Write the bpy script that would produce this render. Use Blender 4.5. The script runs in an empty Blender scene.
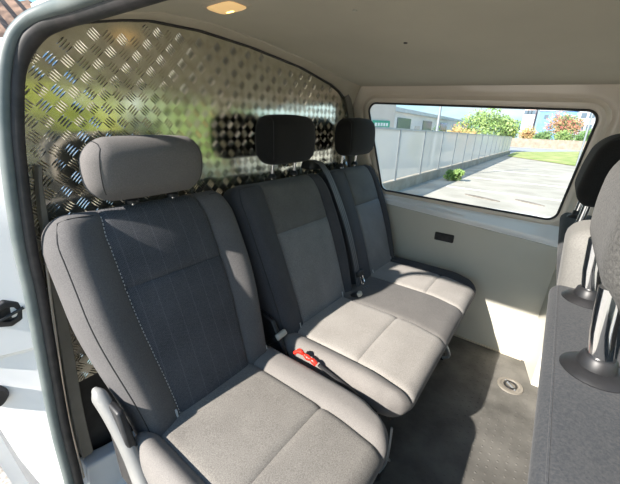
import bpy, math, random
from mathutils import Vector, Matrix
random.seed(7)
C = bpy.context.scene
COL = C.collection

# ------------------------------------------------------------------ camera
cam_d = bpy.data.cameras.new('camera'); cam = bpy.data.objects.new('camera', cam_d); COL.objects.link(cam)
cam_d.sensor_fit = 'HORIZONTAL'; cam_d.sensor_width = 36.0; cam_d.lens = 320.7 / 620 * 36
cam_d.clip_start = 0.02; cam_d.clip_end = 500
YAW, PITCH, ROLL = 0.63815, 0.35541, 0.0275
fw = Vector((math.cos(YAW)*math.cos(PITCH), math.sin(YAW)*math.cos(PITCH), -math.sin(PITCH)))
rt = Vector((math.sin(YAW), -math.cos(YAW), 0)); up = rt.cross(fw)
r2 = rt*math.cos(ROLL) + up*math.sin(ROLL); u2 = -rt*math.sin(ROLL) + up*math.cos(ROLL)
cam.matrix_world = Matrix(((r2.x, u2.x, -fw.x, -0.1039), (r2.y, u2.y, -fw.y, -1.0292), (r2.z, u2.z, -fw.z, 1.2136), (0, 0, 0, 1)))
C.camera = cam

# ------------------------------------------------------------------ world, sun, exposure
w = bpy.data.worlds.new('world'); C.world = w; w.use_nodes = True
nt = w.node_tree; nt.nodes.clear()
def N(t, typ, **kw):
    n = t.nodes.new(typ)
    for k, v in kw.items():
        if k in n.inputs.keys() if isinstance(k, str) else False: n.inputs[k].default_value = v
        else: setattr(n, k, v)
    return n
out = nt.nodes.new('ShaderNodeOutputWorld'); bg = nt.nodes.new('ShaderNodeBackground')
geo = nt.nodes.new('ShaderNodeTexCoord')
sep = nt.nodes.new('ShaderNodeSeparateXYZ'); nt.links.new(geo.outputs['Generated'], sep.inputs[0])
ramp = nt.nodes.new('ShaderNodeValToRGB'); nt.links.new(sep.outputs['Z'], ramp.inputs[0])
cr = ramp.color_ramp; cr.elements[0].position = 0.0; cr.elements[0].color = (0.62, 0.86, 0.95, 1)
cr.elements[1].position = 0.6; cr.elements[1].color = (0.16, 0.38, 0.75, 1)
e = cr.elements.new(0.15); e.color = (0.42, 0.76, 0.95, 1)
noi = nt.nodes.new('ShaderNodeTexNoise'); noi.inputs['Scale'].default_value = 3.0; noi.inputs['Detail'].default_value = 6
mp = nt.nodes.new('ShaderNodeMapping'); mp.inputs['Scale'].default_value = (1, 1, 3.5)
nt.links.new(geo.outputs['Generated'], mp.inputs[0]); nt.links.new(mp.outputs[0], noi.inputs['Vector'])
cr2 = nt.nodes.new('ShaderNodeValToRGB'); nt.links.new(noi.outputs['Fac'], cr2.inputs[0])
cr2.color_ramp.elements[0].position = 0.5; cr2.color_ramp.elements[1].position = 0.68
mx = nt.nodes.new('ShaderNodeMixRGB'); nt.links.new(cr2.outputs[0], mx.inputs[0]); nt.links.new(ramp.outputs[0], mx.inputs[1])
mx.inputs[2].default_value = (0.95, 0.97, 1.0, 1)
nt.links.new(mx.outputs[0], bg.inputs[0]); bg.inputs[1].default_value = 0.68
nt.links.new(bg.outputs[0], out.inputs[0])

sun_d = bpy.data.lights.new('sun', 'SUN'); sun = bpy.data.objects.new('sun', sun_d); COL.objects.link(sun)
sun_d.energy = 6.2; sun_d.angle = math.radians(0.9); sun_d.color = (1.0, 0.935, 0.86)
SUNV = Vector((-1.0, 0.305, 0.69)).normalized()
sun.rotation_euler = SUNV.to_track_quat('Z', 'Y').to_euler()
C.view_settings.view_transform = 'Standard'; C.view_settings.look = 'None'
C.view_settings.gamma = 1.0; C.view_settings.use_curve_mapping = False
C.view_settings.exposure = 1.0

# ------------------------------------------------------------------ materials
def base_mat(name, color, rough=0.6, metal=0.0, spec=0.5):
    m = bpy.data.materials.new(name); m.use_nodes = True
    b = m.node_tree.nodes['Principled BSDF']
    b.inputs['Base Color'].default_value = (*color, 1); b.inputs['Roughness'].default_value = rough
    b.inputs['Metallic'].default_value = metal; b.inputs['Specular IOR Level'].default_value = spec
    return m, m.node_tree, b
def coord(t, scale=(1, 1, 1), obj=True):
    tc = t.nodes.new('ShaderNodeTexCoord'); mp = t.nodes.new('ShaderNodeMapping'); mp.inputs['Scale'].default_value = scale
    t.links.new(tc.outputs['Object'], mp.inputs[0]); return mp.outputs[0]
def noise(t, vec, scale, detail=3, rough=0.55):
    n = t.nodes.new('ShaderNodeTexNoise'); n.inputs['Scale'].default_value = scale; n.inputs['Detail'].default_value = detail
    n.inputs['Roughness'].default_value = rough
    t.links.new(vec, n.inputs['Vector']); return n.outputs['Fac']
def ramp_(t, fac, stops):
    r = t.nodes.new('ShaderNodeValToRGB'); t.links.new(fac, r.inputs[0])
    el = r.color_ramp.elements
    el[0].position, el[0].color = stops[0][0], (*stops[0][1], 1)
    el[1].position, el[1].color = stops[-1][0], (*stops[-1][1], 1)
    for p, c in stops[1:-1]:
        e = el.new(p); e.color = (*c, 1)
    return r.outputs[0]
def bump(t, b, h, strength, dist=0.002):
    n = t.nodes.new('ShaderNodeBump'); n.inputs['Strength'].default_value = strength; n.inputs['Distance'].default_value = dist
    t.links.new(h, n.inputs['Height']); t.links.new(n.outputs[0], b.inputs['Normal']); return n
def varied(name, c1, c2, scale=8, rough=0.6, metal=0, bs=0.0, bscale=200, detail=4, bdist=0.001, spec=0.5, lo=.35, hi=.65):
    m, t, b = base_mat(name, c1, rough, metal, spec)
    v = coord(t); f = noise(t, v, scale, detail)
    t.links.new(ramp_(t, f, [(lo, c1), (hi, c2)]), b.inputs['Base Color'])
    if bs: bump(t, b, noise(t, v, bscale, 2), bs, bdist)
    return m
def math_(t, op, a, b=None):
    n = t.nodes.new('ShaderNodeMath'); n.operation = op
    for i, x in enumerate((a, b)):
        if x is None: continue
        if isinstance(x, (int, float)): n.inputs[i].default_value = x
        else: t.links.new(x, n.inputs[i])
    return n.outputs[0]
def fabric(name, c1, c2, grain=420, rough=0.9, bs=0.35, ribs=None, fleck=None):
    m, t, b = base_mat(name, c1, rough, 0, 0.25)
    v = coord(t)
    f = noise(t, v, grain, 2, 0.7); g = noise(t, v, 9, 3)
    mixf = math_(t, 'ADD', math_(t, 'MULTIPLY', f, 0.75), math_(t, 'MULTIPLY', g, 0.25))
    col = ramp_(t, mixf, [(0.36, c1), (0.64, c2)])
    h = f
    if ribs:
        sp = t.nodes.new('ShaderNodeSeparateXYZ'); t.links.new(v, sp.inputs[0])
        wob = math_(t, 'MULTIPLY', noise(t, v, 60, 1), 0.002)
        s = math_(t, 'SINE', math_(t, 'MULTIPLY', math_(t, 'ADD', sp.outputs['X'], wob), 2*math.pi/ribs))
        s2 = math_(t, 'SINE', math_(t, 'MULTIPLY', math_(t, 'ADD', sp.outputs['Z'], wob), 2*math.pi/(ribs*0.55)))
        r = math_(t, 'MULTIPLY', s, s2)
        h = math_(t, 'ADD', f, math_(t, 'MULTIPLY', r, 0.35))
        # wider dashed columns
        s3 = math_(t, 'SINE', math_(t, 'MULTIPLY', sp.outputs['X'], 2*math.pi/0.045))
        dash = math_(t, 'MULTIPLY', math_(t, 'GREATER_THAN', s3, 0.985), math_(t, 'GREATER_THAN', s2, 0.2))
        mxx = t.nodes.new('ShaderNodeMixRGB'); mxx.inputs[2].default_value = (*fleck, 1)
        t.links.new(math_(t, 'ADD', math_(t, 'MULTIPLY', dash, 0.22), math_(t, 'MULTIPLY', math_(t, 'GREATER_THAN', r, 0.45), 0.16)), mxx.inputs[0])
        t.links.new(col, mxx.inputs[1]); col = mxx.outputs[0]
    t.links.new(col, b.inputs['Base Color'])
    bump(t, b, h, bs, 0.0012)
    b.inputs['Sheen Weight'].default_value = 0.06; b.inputs['Sheen Roughness'].default_value = 0.5
    return m

M = {}
M['bolster'] = fabric('bolster fabric', (0.084, 0.081, 0.082), (0.130, 0.124, 0.122), bs=0.15)
M['bolster_dark'] = fabric('dark bolster fabric', (0.046, 0.047, 0.053), (0.074, 0.076, 0.083), bs=0.15)
M['insert_rib'] = fabric('ribbed insert fabric', (0.034, 0.036, 0.042), (0.09, 0.092, 0.1), ribs=0.0075, fleck=(0.34, 0.34, 0.36), bs=0.8)
M['insert_grey'] = fabric('grey insert fabric', (0.14, 0.142, 0.145), (0.26, 0.26, 0.258), bs=0.5)
M['insert_upper'] = fabric('dark insert fabric', (0.09, 0.088, 0.085), (0.165, 0.161, 0.155), bs=0.5)
M['cushion_insert'] = fabric('cushion insert fabric', (0.135, 0.125, 0.113), (0.25, 0.235, 0.21), grain=380, bs=0.6)
M['cushion_bolster'] = fabric('cushion bolster fabric', (0.16, 0.15, 0.14), (0.22, 0.205, 0.19), bs=0.2)
M['bench_insert'] = fabric('bench insert fabric', (0.235, 0.22, 0.2), (0.35, 0.33, 0.305), grain=380, bs=0.5)
M['cushion_band'] = fabric('cushion band fabric', (0.10, 0.095, 0.09), (0.165, 0.157, 0.148), bs=0.3)
M['head_light'] = fabric('headrest fabric', (0.115, 0.108, 0.104), (0.16, 0.15, 0.145), bs=0.2)
M['head_dark'] = fabric('black headrest fabric', (0.009, 0.0085, 0.008), (0.016, 0.0155, 0.015), bs=0.2)
M['front_fabric_shaded'] = fabric('shade toned front bench fabric', (0.042, 0.046, 0.052), (0.072, 0.073, 0.075), grain=420, bs=0.35)  # darker and bluer than the cloth, standing in for an unbuilt person's shadow
M['front_head'] = fabric('front headrest fabric', (0.06, 0.059, 0.056), (0.125, 0.121, 0.113), grain=330, bs=0.6)
M['thread'] = base_mat('stitch thread', (0.55, 0.53, 0.5), 0.7)[0]
M['piping'] = base_mat('dark piping', (0.02, 0.02, 0.02), 0.7)[0]
M['black'] = varied('black plastic', (0.012, 0.012, 0.013), (0.025, 0.025, 0.027), 30, 0.45)
M['black_metal'] = varied('black painted metal', (0.015, 0.015, 0.016), (0.04, 0.04, 0.04), 12, 0.4, 0.3)
M['grey_plastic'] = varied('grey plastic', (0.2, 0.2, 0.195), (0.25, 0.25, 0.24), 10, 0.5, 0, 0.1, 500)
M['chrome'] = base_mat('chrome', (0.8, 0.8, 0.8), 0.12, 1.0)[0]
M['cream'] = base_mat('cream plastic', (0.5, 0.47, 0.4), 0.5)[0]
M['red'] = base_mat('red plastic', (0.75, 0.035, 0.02), 0.35)[0]
M['white_paint'] = varied('white body paint', (0.74, 0.74, 0.75), (0.8, 0.8, 0.8), 3, 0.22)
M['rubber'] = varied('grey green rubber seal', (0.1, 0.125, 0.125), (0.15, 0.17, 0.165), 14, 0.5)
M['rubber_dark'] = varied('dark rubber', (0.018, 0.018, 0.018), (0.04, 0.035, 0.035), 30, 0.6)
M['trim_beige'] = varied('beige trim', (0.48, 0.43, 0.34), (0.54, 0.48, 0.38), 7, 0.6)
M['trim_grey'] = varied('grey brown trim', (0.16, 0.145, 0.12), (0.22, 0.2, 0.17), 7, 0.6)
M['headliner'] = varied('headliner felt', (0.50, 0.465, 0.375), (0.56, 0.52, 0.42), 2.0, 0.95, 0, 0.3, 700, bdist=0.0006, spec=0.1)
M['frame_paint'] = varied('cream grey body paint', (0.66, 0.575, 0.48), (0.72, 0.64, 0.54), 2.5, 0.28)
M['ledge_paint'] = varied('sky whitened grey body paint', (0.8, 0.81, 0.82), (0.86, 0.87, 0.88), 5, 0.16)  # light grey paint whitened to carry the sky's reflection on the ledge
for k_ in ('frame_paint', 'ledge_paint'):
    M[k_].node_tree.nodes['Principled BSDF'].inputs['Coat Weight'].default_value = 0.8
M['panel'] = varied('painted lining panel', (0.58, 0.56, 0.485), (0.64, 0.62, 0.54), 1.5, 0.45, 0, 0.1, 300, bdist=0.0004)
M['glass'] = None
g, t, b = base_mat('tinted window glass', (0.93, 0.97, 0.96), 0.0)
t.nodes.remove(b)
tr = t.nodes.new('ShaderNodeBsdfTransparent'); tr.inputs[0].default_value = (0.93, 0.97, 0.965, 1)
gl = t.nodes.new('ShaderNodeBsdfGlossy'); gl.inputs['Roughness'].default_value = 0.02
fr = t.nodes.new('ShaderNodeFresnel'); fr.inputs[0].default_value = 1.4
ms = t.nodes.new('ShaderNodeMixShader'); t.links.new(fr.outputs[0], ms.inputs[0]); t.links.new(tr.outputs[0], ms.inputs[1]); t.links.new(gl.outputs[0], ms.inputs[2])
t.links.new(ms.outputs[0], t.nodes['Material Output'].inputs[0]); M['glass'] = g
# chequer plate aluminium
m, t, b = base_mat('aluminium tread plate', (0.72, 0.69, 0.62), 0.2, 1.0)
v = coord(t); rr = noise(t, v, 6, 4)
t.links.new(ramp_(t, rr, [(0.35, (0.11, 0.11, 0.11)), (0.7, (0.22, 0.22, 0.22))]), b.inputs['Roughness'])
t.links.new(ramp_(t, noise(t, v, 25, 4), [(0.35, (0.76, 0.73, 0.62)), (0.65, (0.92, 0.89, 0.78))]), b.inputs['Base Color'])
bump(t, b, noise(t, v, 5.5, 2), 0.35, 0.006)
M['plate'] = m
# rubber floor
m, t, b = base_mat('rubber floor mat', (0.045, 0.042, 0.038), 0.6)
v = coord(t)
t.links.new(ramp_(t, noise(t, v, 7, 5), [(0.35, (0.07, 0.067, 0.06)), (0.65, (0.14, 0.134, 0.12))]), b.inputs['Base Color'])
bump(t, b, noise(t, v, 350, 2), 0.3, 0.001)
M['floor'] = m
M['asphalt'] = varied('sun bleached parking concrete', (0.34, 0.31, 0.255), (0.46, 0.425, 0.355), 0.9, 0.9, 0, 0.3, 30, bdist=.01, detail=8)
M['road'] = varied('grey road', (0.33, 0.34, 0.36), (0.4, 0.4, 0.42), 0.4, 0.9)
M['paint_line'] = varied('faded line paint', (0.6, 0.58, 0.52), (0.75, 0.73, 0.67), 3, 0.8)
M['patch'] = varied('brown stained concrete', (0.17, 0.14, 0.11), (0.26, 0.22, 0.18), 3, 0.9)
M['gravel'] = varied('gravel', (0.22, 0.19, 0.15), (0.6, 0.56, 0.5), 40, 0.9, 0, 0.6, 60, bdist=.01, detail=6)
M['grass'] = varied('grass', (0.2, 0.3, 0.05), (0.46, 0.43, 0.18), 0.8, 0.9, detail=6)
M['concrete'] = varied('low wall concrete', (0.3, 0.26, 0.2), (0.42, 0.37, 0.3), 2, 0.9, detail=6)
M['stone'] = varied('pale stone wall', (0.25, 0.205, 0.155), (0.36, 0.30, 0.24), 1.5, 0.9, detail=6)
M['galv'] = varied('galvanised steel', (0.3, 0.33, 0.36), (0.42, 0.44, 0.46), 3, 0.45, 0.6)
M['facade'] = varied('pale warm facade', (0.62, 0.56, 0.5), (0.7, 0.64, 0.58), 0.4, 0.8)
M['facade_grey'] = varied('grey facade', (0.38, 0.4, 0.43), (0.45, 0.47, 0.5), 0.4, 0.8)
M['facade_pink'] = varied('salmon facade', (0.72, 0.5, 0.42), (0.8, 0.58, 0.5), 0.4, 0.8)
M['facade_blue'] = varied('blue facade', (0.12, 0.3, 0.6), (0.17, 0.38, 0.68), 0.4, 0.6)
M['hall'] = varied('pale hall cladding', (0.72, 0.7, 0.68), (0.8, 0.78, 0.75), 0.4, 0.8)
M['window_dark'] = base_mat('dark facade glazing', (0.12, 0.16, 0.2), 0.15)[0]
M['roof_sheet'] = varied('light roof sheet', (0.55, 0.58, 0.6), (0.62, 0.65, 0.66), 1, 0.6)
M['green_sign'] = base_mat('green sign', (0.0, 0.33, 0.2), 0.4)[0]
M['sign_white'] = base_mat('white lettering', (0.85, 0.85, 0.85), 0.5)[0]
M['tile'] = varied('brown roof tile', (0.08, 0.05, 0.035), (0.3, 0.19, 0.13), 3, 0.8, detail=6)
M['bark'] = varied('bark', (0.09, 0.06, 0.04), (0.17, 0.12, 0.08), 5, 0.9)
def leafmat(name, c1, c2):
    m, t, b = base_mat(name, c1, 0.6)
    t.links.new(ramp_(t, noise(t, coord(t), 0.9, 5), [(0.38, c1), (0.62, c2)]), b.inputs['Base Color'])
    b.inputs['Subsurface Weight'].default_value = 0.0
    return m
M['leaf_green'] = leafmat('green leaves', (0.11, 0.22, 0.04), (0.34, 0.45, 0.15))
M['leaf_dark'] = leafmat('dark green leaves', (0.08, 0.17, 0.05), (0.2, 0.32, 0.1))
M['leaf_yellow'] = leafmat('yellow blossom', (0.6, 0.55, 0.02), (0.75, 0.7, 0.08))
M['leaf_orange'] = leafmat('orange leaves', (0.5, 0.25, 0.12), (0.45, 0.42, 0.15))
M['leaf_pink'] = leafmat('pink blossom', (0.62, 0.16, 0.15), (0.45, 0.38, 0.15))
M['leaf_olive'] = leafmat('yellow green leaves', (0.2, 0.28, 0.03), (0.5, 0.52, 0.09))
# frosted fence mesh
m, t, b = base_mat('pale mesh screen', (0.80, 0.77, 0.72), 0.6)
b.inputs['Alpha'].default_value = 0.62
M['mesh'] = m
# lamp lens
m, t, b = base_mat('amber lit lens', (0.9, 0.75, 0.5), 0.3)
b.inputs['Emission Color'].default_value = (1.0, 0.55, 0.16, 1); b.inputs['Emission Strength'].default_value = 0.25
M['lens'] = m
m, t, b = base_mat('lit bulb', (1, .8, .4), 0.3)
b.inputs['Emission Color'].default_value = (1.0, 0.58, 0.16, 1); b.inputs['Emission Strength'].default_value = 3.0
M['bulb'] = m

# ------------------------------------------------------------------ builders
class MB:
    def __init__(s): s.v = []; s.f = []; s.m = []
    def add(s, vs, fs, mi=0):
        o = len(s.v); s.v += [tuple(p) for p in vs]; s.f += [tuple(i+o for i in f) for f in fs]
        s.m += (mi if isinstance(mi, list) else [mi]*len(fs)); return s
    def build(s, name, mats, parent=None, smooth=True, angle=40, bevel=0):
        me = bpy.data.meshes.new(name)
        off = parent.matrix_world.translation if parent else Vector((0, 0, 0))
        P = wloc(parent) if parent else Vector((0, 0, 0))
        me.from_pydata([(a-P.x, b-P.y, c-P.z) for a, b, c in s.v], [], s.f)
        if not isinstance(mats, (list, tuple)): mats = [mats]
        for m in mats: me.materials.append(m)
        me.polygons.foreach_set('material_index', s.m)
        me.update()
        import bmesh
        bm = bmesh.new(); bm.from_mesh(me); bmesh.ops.remove_doubles(bm, verts=bm.verts, dist=1e-6)
        bmesh.ops.recalc_face_normals(bm, faces=bm.faces); bm.to_mesh(me); bm.free()
        if smooth:
            me.polygons.foreach_set('use_smooth', [True]*len(me.polygons))
            me.set_sharp_from_angle(angle=math.radians(angle))
        o = bpy.data.objects.new(name, me); COL.objects.link(o)
        if parent: o.parent = parent
        if bevel:
            md = o.modifiers.new('bevel', 'BEVEL'); md.width = bevel; md.segments = 2; md.limit_method = 'ANGLE'
        return o
def wloc(o):
    p = Vector((0, 0, 0))
    while o: p = p + o.location; o = o.parent
    return p
def tag(o, label=None, cat=None, group=None, kind=None):
    if label: o['label'] = label
    if cat: o['category'] = cat
    if group: o['group'] = group
    if kind: o['kind'] = kind
    return o
def thing(name, loc, label, cat, group=None):
    o = bpy.data.objects.new(name, None); COL.objects.link(o); o.location = loc; o.empty_display_size = 0.1
    return tag(o, label, cat, group)
def struct(o): o['kind'] = 'structure'; return o

def box(x0, x1, y0, y1, z0, z1):
    v = [(x, y, z) for x in (x0, x1) for y in (y0, y1) for z in (z0, z1)]
    return v, [(0, 1, 3, 2), (4, 6, 7, 5), (0, 4, 5, 1), (2, 3, 7, 6), (0, 2, 6, 4), (1, 5, 7, 3)]
def hull8(a, b):   # a, b: four points each (loops)
    return list(a)+list(b), [(0, 1, 2, 3), (7, 6, 5, 4), (0, 4, 5, 1), (1, 5, 6, 2), (2, 6, 7, 3), (3, 7, 4, 0)]
def catmull(pts, n=6):
    P = [Vector(p) for p in pts]; out = []
    for i in range(len(P)-1):
        p0 = P[max(i-1, 0)]; p1 = P[i]; p2 = P[i+1]; p3 = P[min(i+2, len(P)-1)]
        for k in range(n):
            t = k/n
            out.append(0.5*((2*p1)+(-p0+p2)*t+(2*p0-5*p1+4*p2-p3)*t*t+(-p0+3*p1-3*p2+p3)*t**3))
    out.append(P[-1]); return out
def tube(path, r, seg=10, flat=None, upv=Vector((0, 0, 1)), closed=False):
    """flat=(a,b): elliptical section half sizes, a along side vector, b along normal"""
    P = [Vector(p) for p in path]; n = len(P); vs = []; fs = []
    for i, p in enumerate(P):
        if closed: d = P[(i+1) % n]-P[i-1]
        else: d = P[min(i+1, n-1)]-P[max(i-1, 0)]
        d.normalize()
        s = d.cross(upv)
        if s.length < 1e-4: s = d.cross(Vector((1, 0, 0)))
        s.normalize(); u = s.cross(d)
        ra, rb = flat if flat else ((r[i], r[i]) if isinstance(r, (list, tuple)) else (r, r))
        for k in range(seg):
            a = 2*math.pi*k/seg; vs.append(p+s*math.cos(a)*ra+u*math.sin(a)*rb)
    for i in range(n if closed else n-1):
        for k in range(seg):
            a = i*seg+k; b_ = i*seg+(k+1) % seg; j = (i+1) % n
            fs.append((a, b_, j*seg+(k+1) % seg, j*seg+k))
    if not closed: fs.append(tuple(range(seg-1, -1, -1))); fs.append(tuple((n-1)*seg+k for k in range(seg)))
    return vs, fs
def lathe(c, axis, prof, seg=20):
    """prof: list of (radius, height along axis)"""
    ax = Vector(axis).normalized(); s = ax.orthogonal().normalized(); u = ax.cross(s); c = Vector(c)
    vs = []; fs = []
    for r, h in prof:
        for k in range(seg):
            a = 2*math.pi*k/seg; vs.append(c+ax*h+s*math.cos(a)*r+u*math.sin(a)*r)
    for i in range(len(prof)-1):
        for k in range(seg):
            fs.append((i*seg+k, i*seg+(k+1) % seg, (i+1)*seg+(k+1) % seg, (i+1)*seg+k))
    fs.append(tuple(range(seg-1, -1, -1))); fs.append(tuple((len(prof)-1)*seg+k for k in range(seg)))
    return vs, fs
def axis_pts(brk, step, r):
    """grid coordinates through break points, refined near both ends for rounding"""
    lo, hi = brk[0], brk[-1]
    s = set([round(b, 5) for b in brk])
    for k in range(7):
        f = r*(1-math.cos(k/6*math.pi/2)) if False else r*k/6
        s.add(round(lo+f, 5)); s.add(round(hi-f, 5))
    allb = sorted(s); out = [allb[0]]
    for b in allb[1:]:
        a = out[-1]; n = max(1, int(math.ceil((b-a)/step)))
        if b-a < 0.0008: continue
        for k in range(1, n+1): out.append(a+(b-a)*k/n)
    return out
def pillow(xs, ys, zs, r, fn, mfn=None, fine=()):
    """rounded box on a dense grid. fn maps a rounded box-space point (and its raw point) to the world."""
    dims = (xs, ys, zs); lo = [d[0] for d in dims]; hi = [d[-1] for d in dims]
    idx = {}; vs = []; fs = []; mi = []
    def rnd(p):
        q = [min(max(p[i], lo[i]+r), hi[i]-r) for i in range(3)]
        d = Vector([p[i]-q[i] for i in range(3)]); l = d.length
        if l > 1e-9: d = d*(r/l)
        return Vector(q)+d
    def vid(i, j, k):
        key = (i, j, k)
        if key not in idx:
            raw = (xs[i], ys[j], zs[k]); idx[key] = len(vs); vs.append(fn(rnd(raw), raw))
        return idx[key]
    nx, ny, nz = len(xs)-1, len(ys)-1, len(zs)-1
    def face(a, raw): fs.append(a); mi.append(mfn(raw) if mfn else 0)
    for k in (0, nz):
        for i in range(nx):
            for j in range(ny):
                a = (vid(i, j, k), vid(i+1, j, k), vid(i+1, j+1, k), vid(i, j+1, k))
                face(a if k else a[::-1], ((xs[i]+xs[i+1])/2, (ys[j]+ys[j+1])/2, zs[k]))
    for j in (0, ny):
        for i in range(nx):
            for k in range(nz):
                a = (vid(i, j, k), vid(i, j, k+1), vid(i+1, j, k+1), vid(i+1, j, k))
                face(a if j else a[::-1], ((xs[i]+xs[i+1])/2, ys[j], (zs[k]+zs[k+1])/2))
    for i in (0, nx):
        for j in range(ny):
            for k in range(nz):
                a = (vid(i, j, k), vid(i, j+1, k), vid(i, j+1, k+1), vid(i, j, k+1))
                face(a if i else a[::-1], (xs[i], (ys[j]+ys[j+1])/2, (zs[k]+zs[k+1])/2))
    return vs, fs, mi, (lambda raw: fn(rnd(raw), raw))
def smooth(a, b, x):
    t = min(max((x-a)/(b-a), 0), 1); return t*t*(3-2*t)
def pw(a, e): return max(a, 0.0)**e
def interp(tab, x):
    if x <= tab[0][0]: return tab[0][1]
    for (a, va), (b, vb) in zip(tab, tab[1:]):
        if x <= b: return va+(vb-va)*(x-a)/(b-a)
    return tab[-1][1]

# ================================================================== STRUCTURE
ARCH = [(0.10, 1.30), (0.15, 1.355), (0.185, 1.377), (0.296, 1.430), (0.40, 1.458), (0.48, 1.474), (0.65, 1.483), (0.87, 1.474), (1.17, 1.446), (1.42, 1.400), (1.50, 1.375), (1.576, 1.337), (1.62, 1.29), (1.66, 1.2)]
CEIL = [(0.212, 1.412), (0.23, 1.424), (0.296, 1.447), (0.48, 1.492), (0.65, 1.502), (0.87, 1.494), (1.17, 1.468), (1.42, 1.432), (1.64, 1.412)]
NEARX = [(-0.6, -0.10), (0.0, 0.0), (0.16, 0.006), (0.416, 0.018), (0.783, 0.054), (0.94, 0.068), (1.14, 0.099), (1.244, 0.126), (1.351, 0.155)]
def ceil_z(x, y): return interp(CEIL, x) - 0.03*max(0, -y)

# floor: rubber mat with moulded dimples
mb = MB()
v, f = box(-0.02, 1.83, -2.2, 0.03, -0.04, 0.0); mb.add(v, f)
for i in range(34):
    for j in range(26):
        x = 0.62+i*0.033+(0.0165 if j % 2 else 0); y = -1.35+j*0.03
        if x > 1.74: continue
        a = 0.0055; h = 0.0018
        vs = [(x+a*math.cos(k*math.pi/3), y+a*math.sin(k*math.pi/3), 0.0002) for k in range(6)]+[(x+a*.5*math.cos(k*math.pi/3), y+a*.5*math.sin(k*math.pi/3), h) for k in range(6)]
        fs = [(k, (k+1) % 6, 6+(k+1) % 6, 6+k) for k in range(6)]+[tuple(range(6, 12))]
        mb.add(vs, fs)
struct(mb.build('floor', M['floor']))

# ceiling arch shell
xs = sorted(set([c[0] for c in CEIL]+[0.35, 0.42, 0.56, 0.75, 1.0, 1.3, 1.53])); ysC = [-2.0+0.1*k for k in range(20)]+[-0.045, 0.035]
mb = MB(); vs = []
for th in (0, 0.045):
    for x in xs:
        for y in ysC: vs.append((x, y, ceil_z(x, y)+th))
ny = len(ysC); nn = len(xs)*ny; fs = []
for i in range(len(xs)-1):
    for j in range(ny-1):
        a = i*ny+j; fs.append((a, a+1, a+ny+1, a+ny)); fs.append((nn+a, nn+a+ny, nn+a+ny+1, nn+a+1))
for i in range(len(xs)-1):
    for j in (0, ny-1):
        a = i*ny+j; fs.append((a, a+ny, nn+a+ny, nn+a))
for j in range(ny-1):
    for i in (0, len(xs)-1):
        a = i*ny+j; fs.append((a, a+1, nn+a+1, nn+a))
mb.add(vs, fs); struct(mb.build('ceiling', M['headliner']))
# two press studs in the headliner
for (x, y) in ((0.62, -0.55), (0.98, -0.93)):
    pass
# end strip of the headliner along the bulkhead, following the arch
mb = MB(); tabs = [x for x in [0.22+0.03*k for k in range(48)] if x <= 1.63]
vs = []; fs = []
prof = [(-0.066, 1, 0.003), (-0.062, 1, -0.006), (-0.042, .7, -0.006), (-0.016, .15, -0.001), (-0.004, 0, 0.001), (0.006, 0, 0.004)]
for x in tabs:
    zc = interp(CEIL, x); za = min(interp(ARCH, x)+0.004, zc-0.004)
    for y, k, dz in prof: vs.append((x, y, za+(zc-za)*k+dz))
q = len(prof)
for i in range(len(tabs)-1):
    for k in range(q-1):
        a = i*q+k; fs.append((a, a+1, a+q+1, a+q))
mb.add(vs, fs); struct(mb.build('trim_1', M['trim_beige']))
mb = MB(); pth = [(x, -0.006, interp(ARCH, x)+0.003) for x in [0.12+0.015*k for k in range(101)] if x < 1.61]
mb.add(*tube(pth, 0.0032, 6)); struct(mb.build('trim_2', M['rubber_dark']))

# rear wall: aluminium tread plate with raised bars in alternating fives
mb = MB()
px = [0.06+0.04*k for k in range(41)]; vs = []; fs = []
top = [min(interp(ARCH, max(x, 0.10)), 1.49) if x >= 0.1 else 1.1+(x-0.06)*5 for x in px]
for x, t_ in zip(px, top):
    for y in (0.0, 0.006): vs += [(x, y, 0.44), (x, y, t_+0.012)]
for i in range(len(px)-1):
    a = 4*i; b_ = a+4
    fs += [(a, b_, b_+1, a+1), (a+2, a+3, b_+3, b_+2), (a+1, b_+1, b_+3, a+3), (a, a+2, b_+2, b_)]
mb.add(vs, fs)
PIT = 0.0355; vs = []; fs = []
def bar(cx, cz, ang, L=0.031, W=0.0036, H=0.0016):
    ca, sa = math.cos(ang), math.sin(ang); o = len(vs)
    for (u, v_, h) in ((-L/2, 0, 0), (-L*.3, -W/2, 0), (0, -W*.62, 0), (L*.3, -W/2, 0), (L/2, 0, 0), (L*.3, W/2, 0), (0, W*.62, 0), (-L*.3, W/2, 0), (-L*.3, 0, H*.8), (0, 0, H), (L*.3, 0, H*.8)):
        vs.append((cx+u*ca-v_*sa, -0.0002-h, cz+u*sa+v_*ca))
    fs.extend([(o, o+1, o+8), (o+1, o+2, o+9, o+8), (o+2, o+3, o+10, o+9), (o+3, o+4, o+10), (o+4, o+5, o+10), (o+5, o+6, o+9, o+10), (o+6, o+7, o+8, o+9), (o+7, o, o+8)])
for i in range(45):
    for j in range(31):
        cx = 0.075+i*PIT; cz = 0.455+j*PIT
        if cx > 1.64 or cz > interp(ARCH, cx)-0.018: continue
        ang = math.pi/4 if (i+j) % 2 else -math.pi/4
        for k in (-1.5, -0.5, 0.5, 1.5):
            d = k*0.0072; L = 0.032-abs(k)*0.003
            bar(cx-math.sin(ang)*d, cz+math.cos(ang)*d, ang, L)
mb.add(vs, fs)
wr = struct(mb.build('wall_rear', M['plate'], angle=60))
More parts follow.
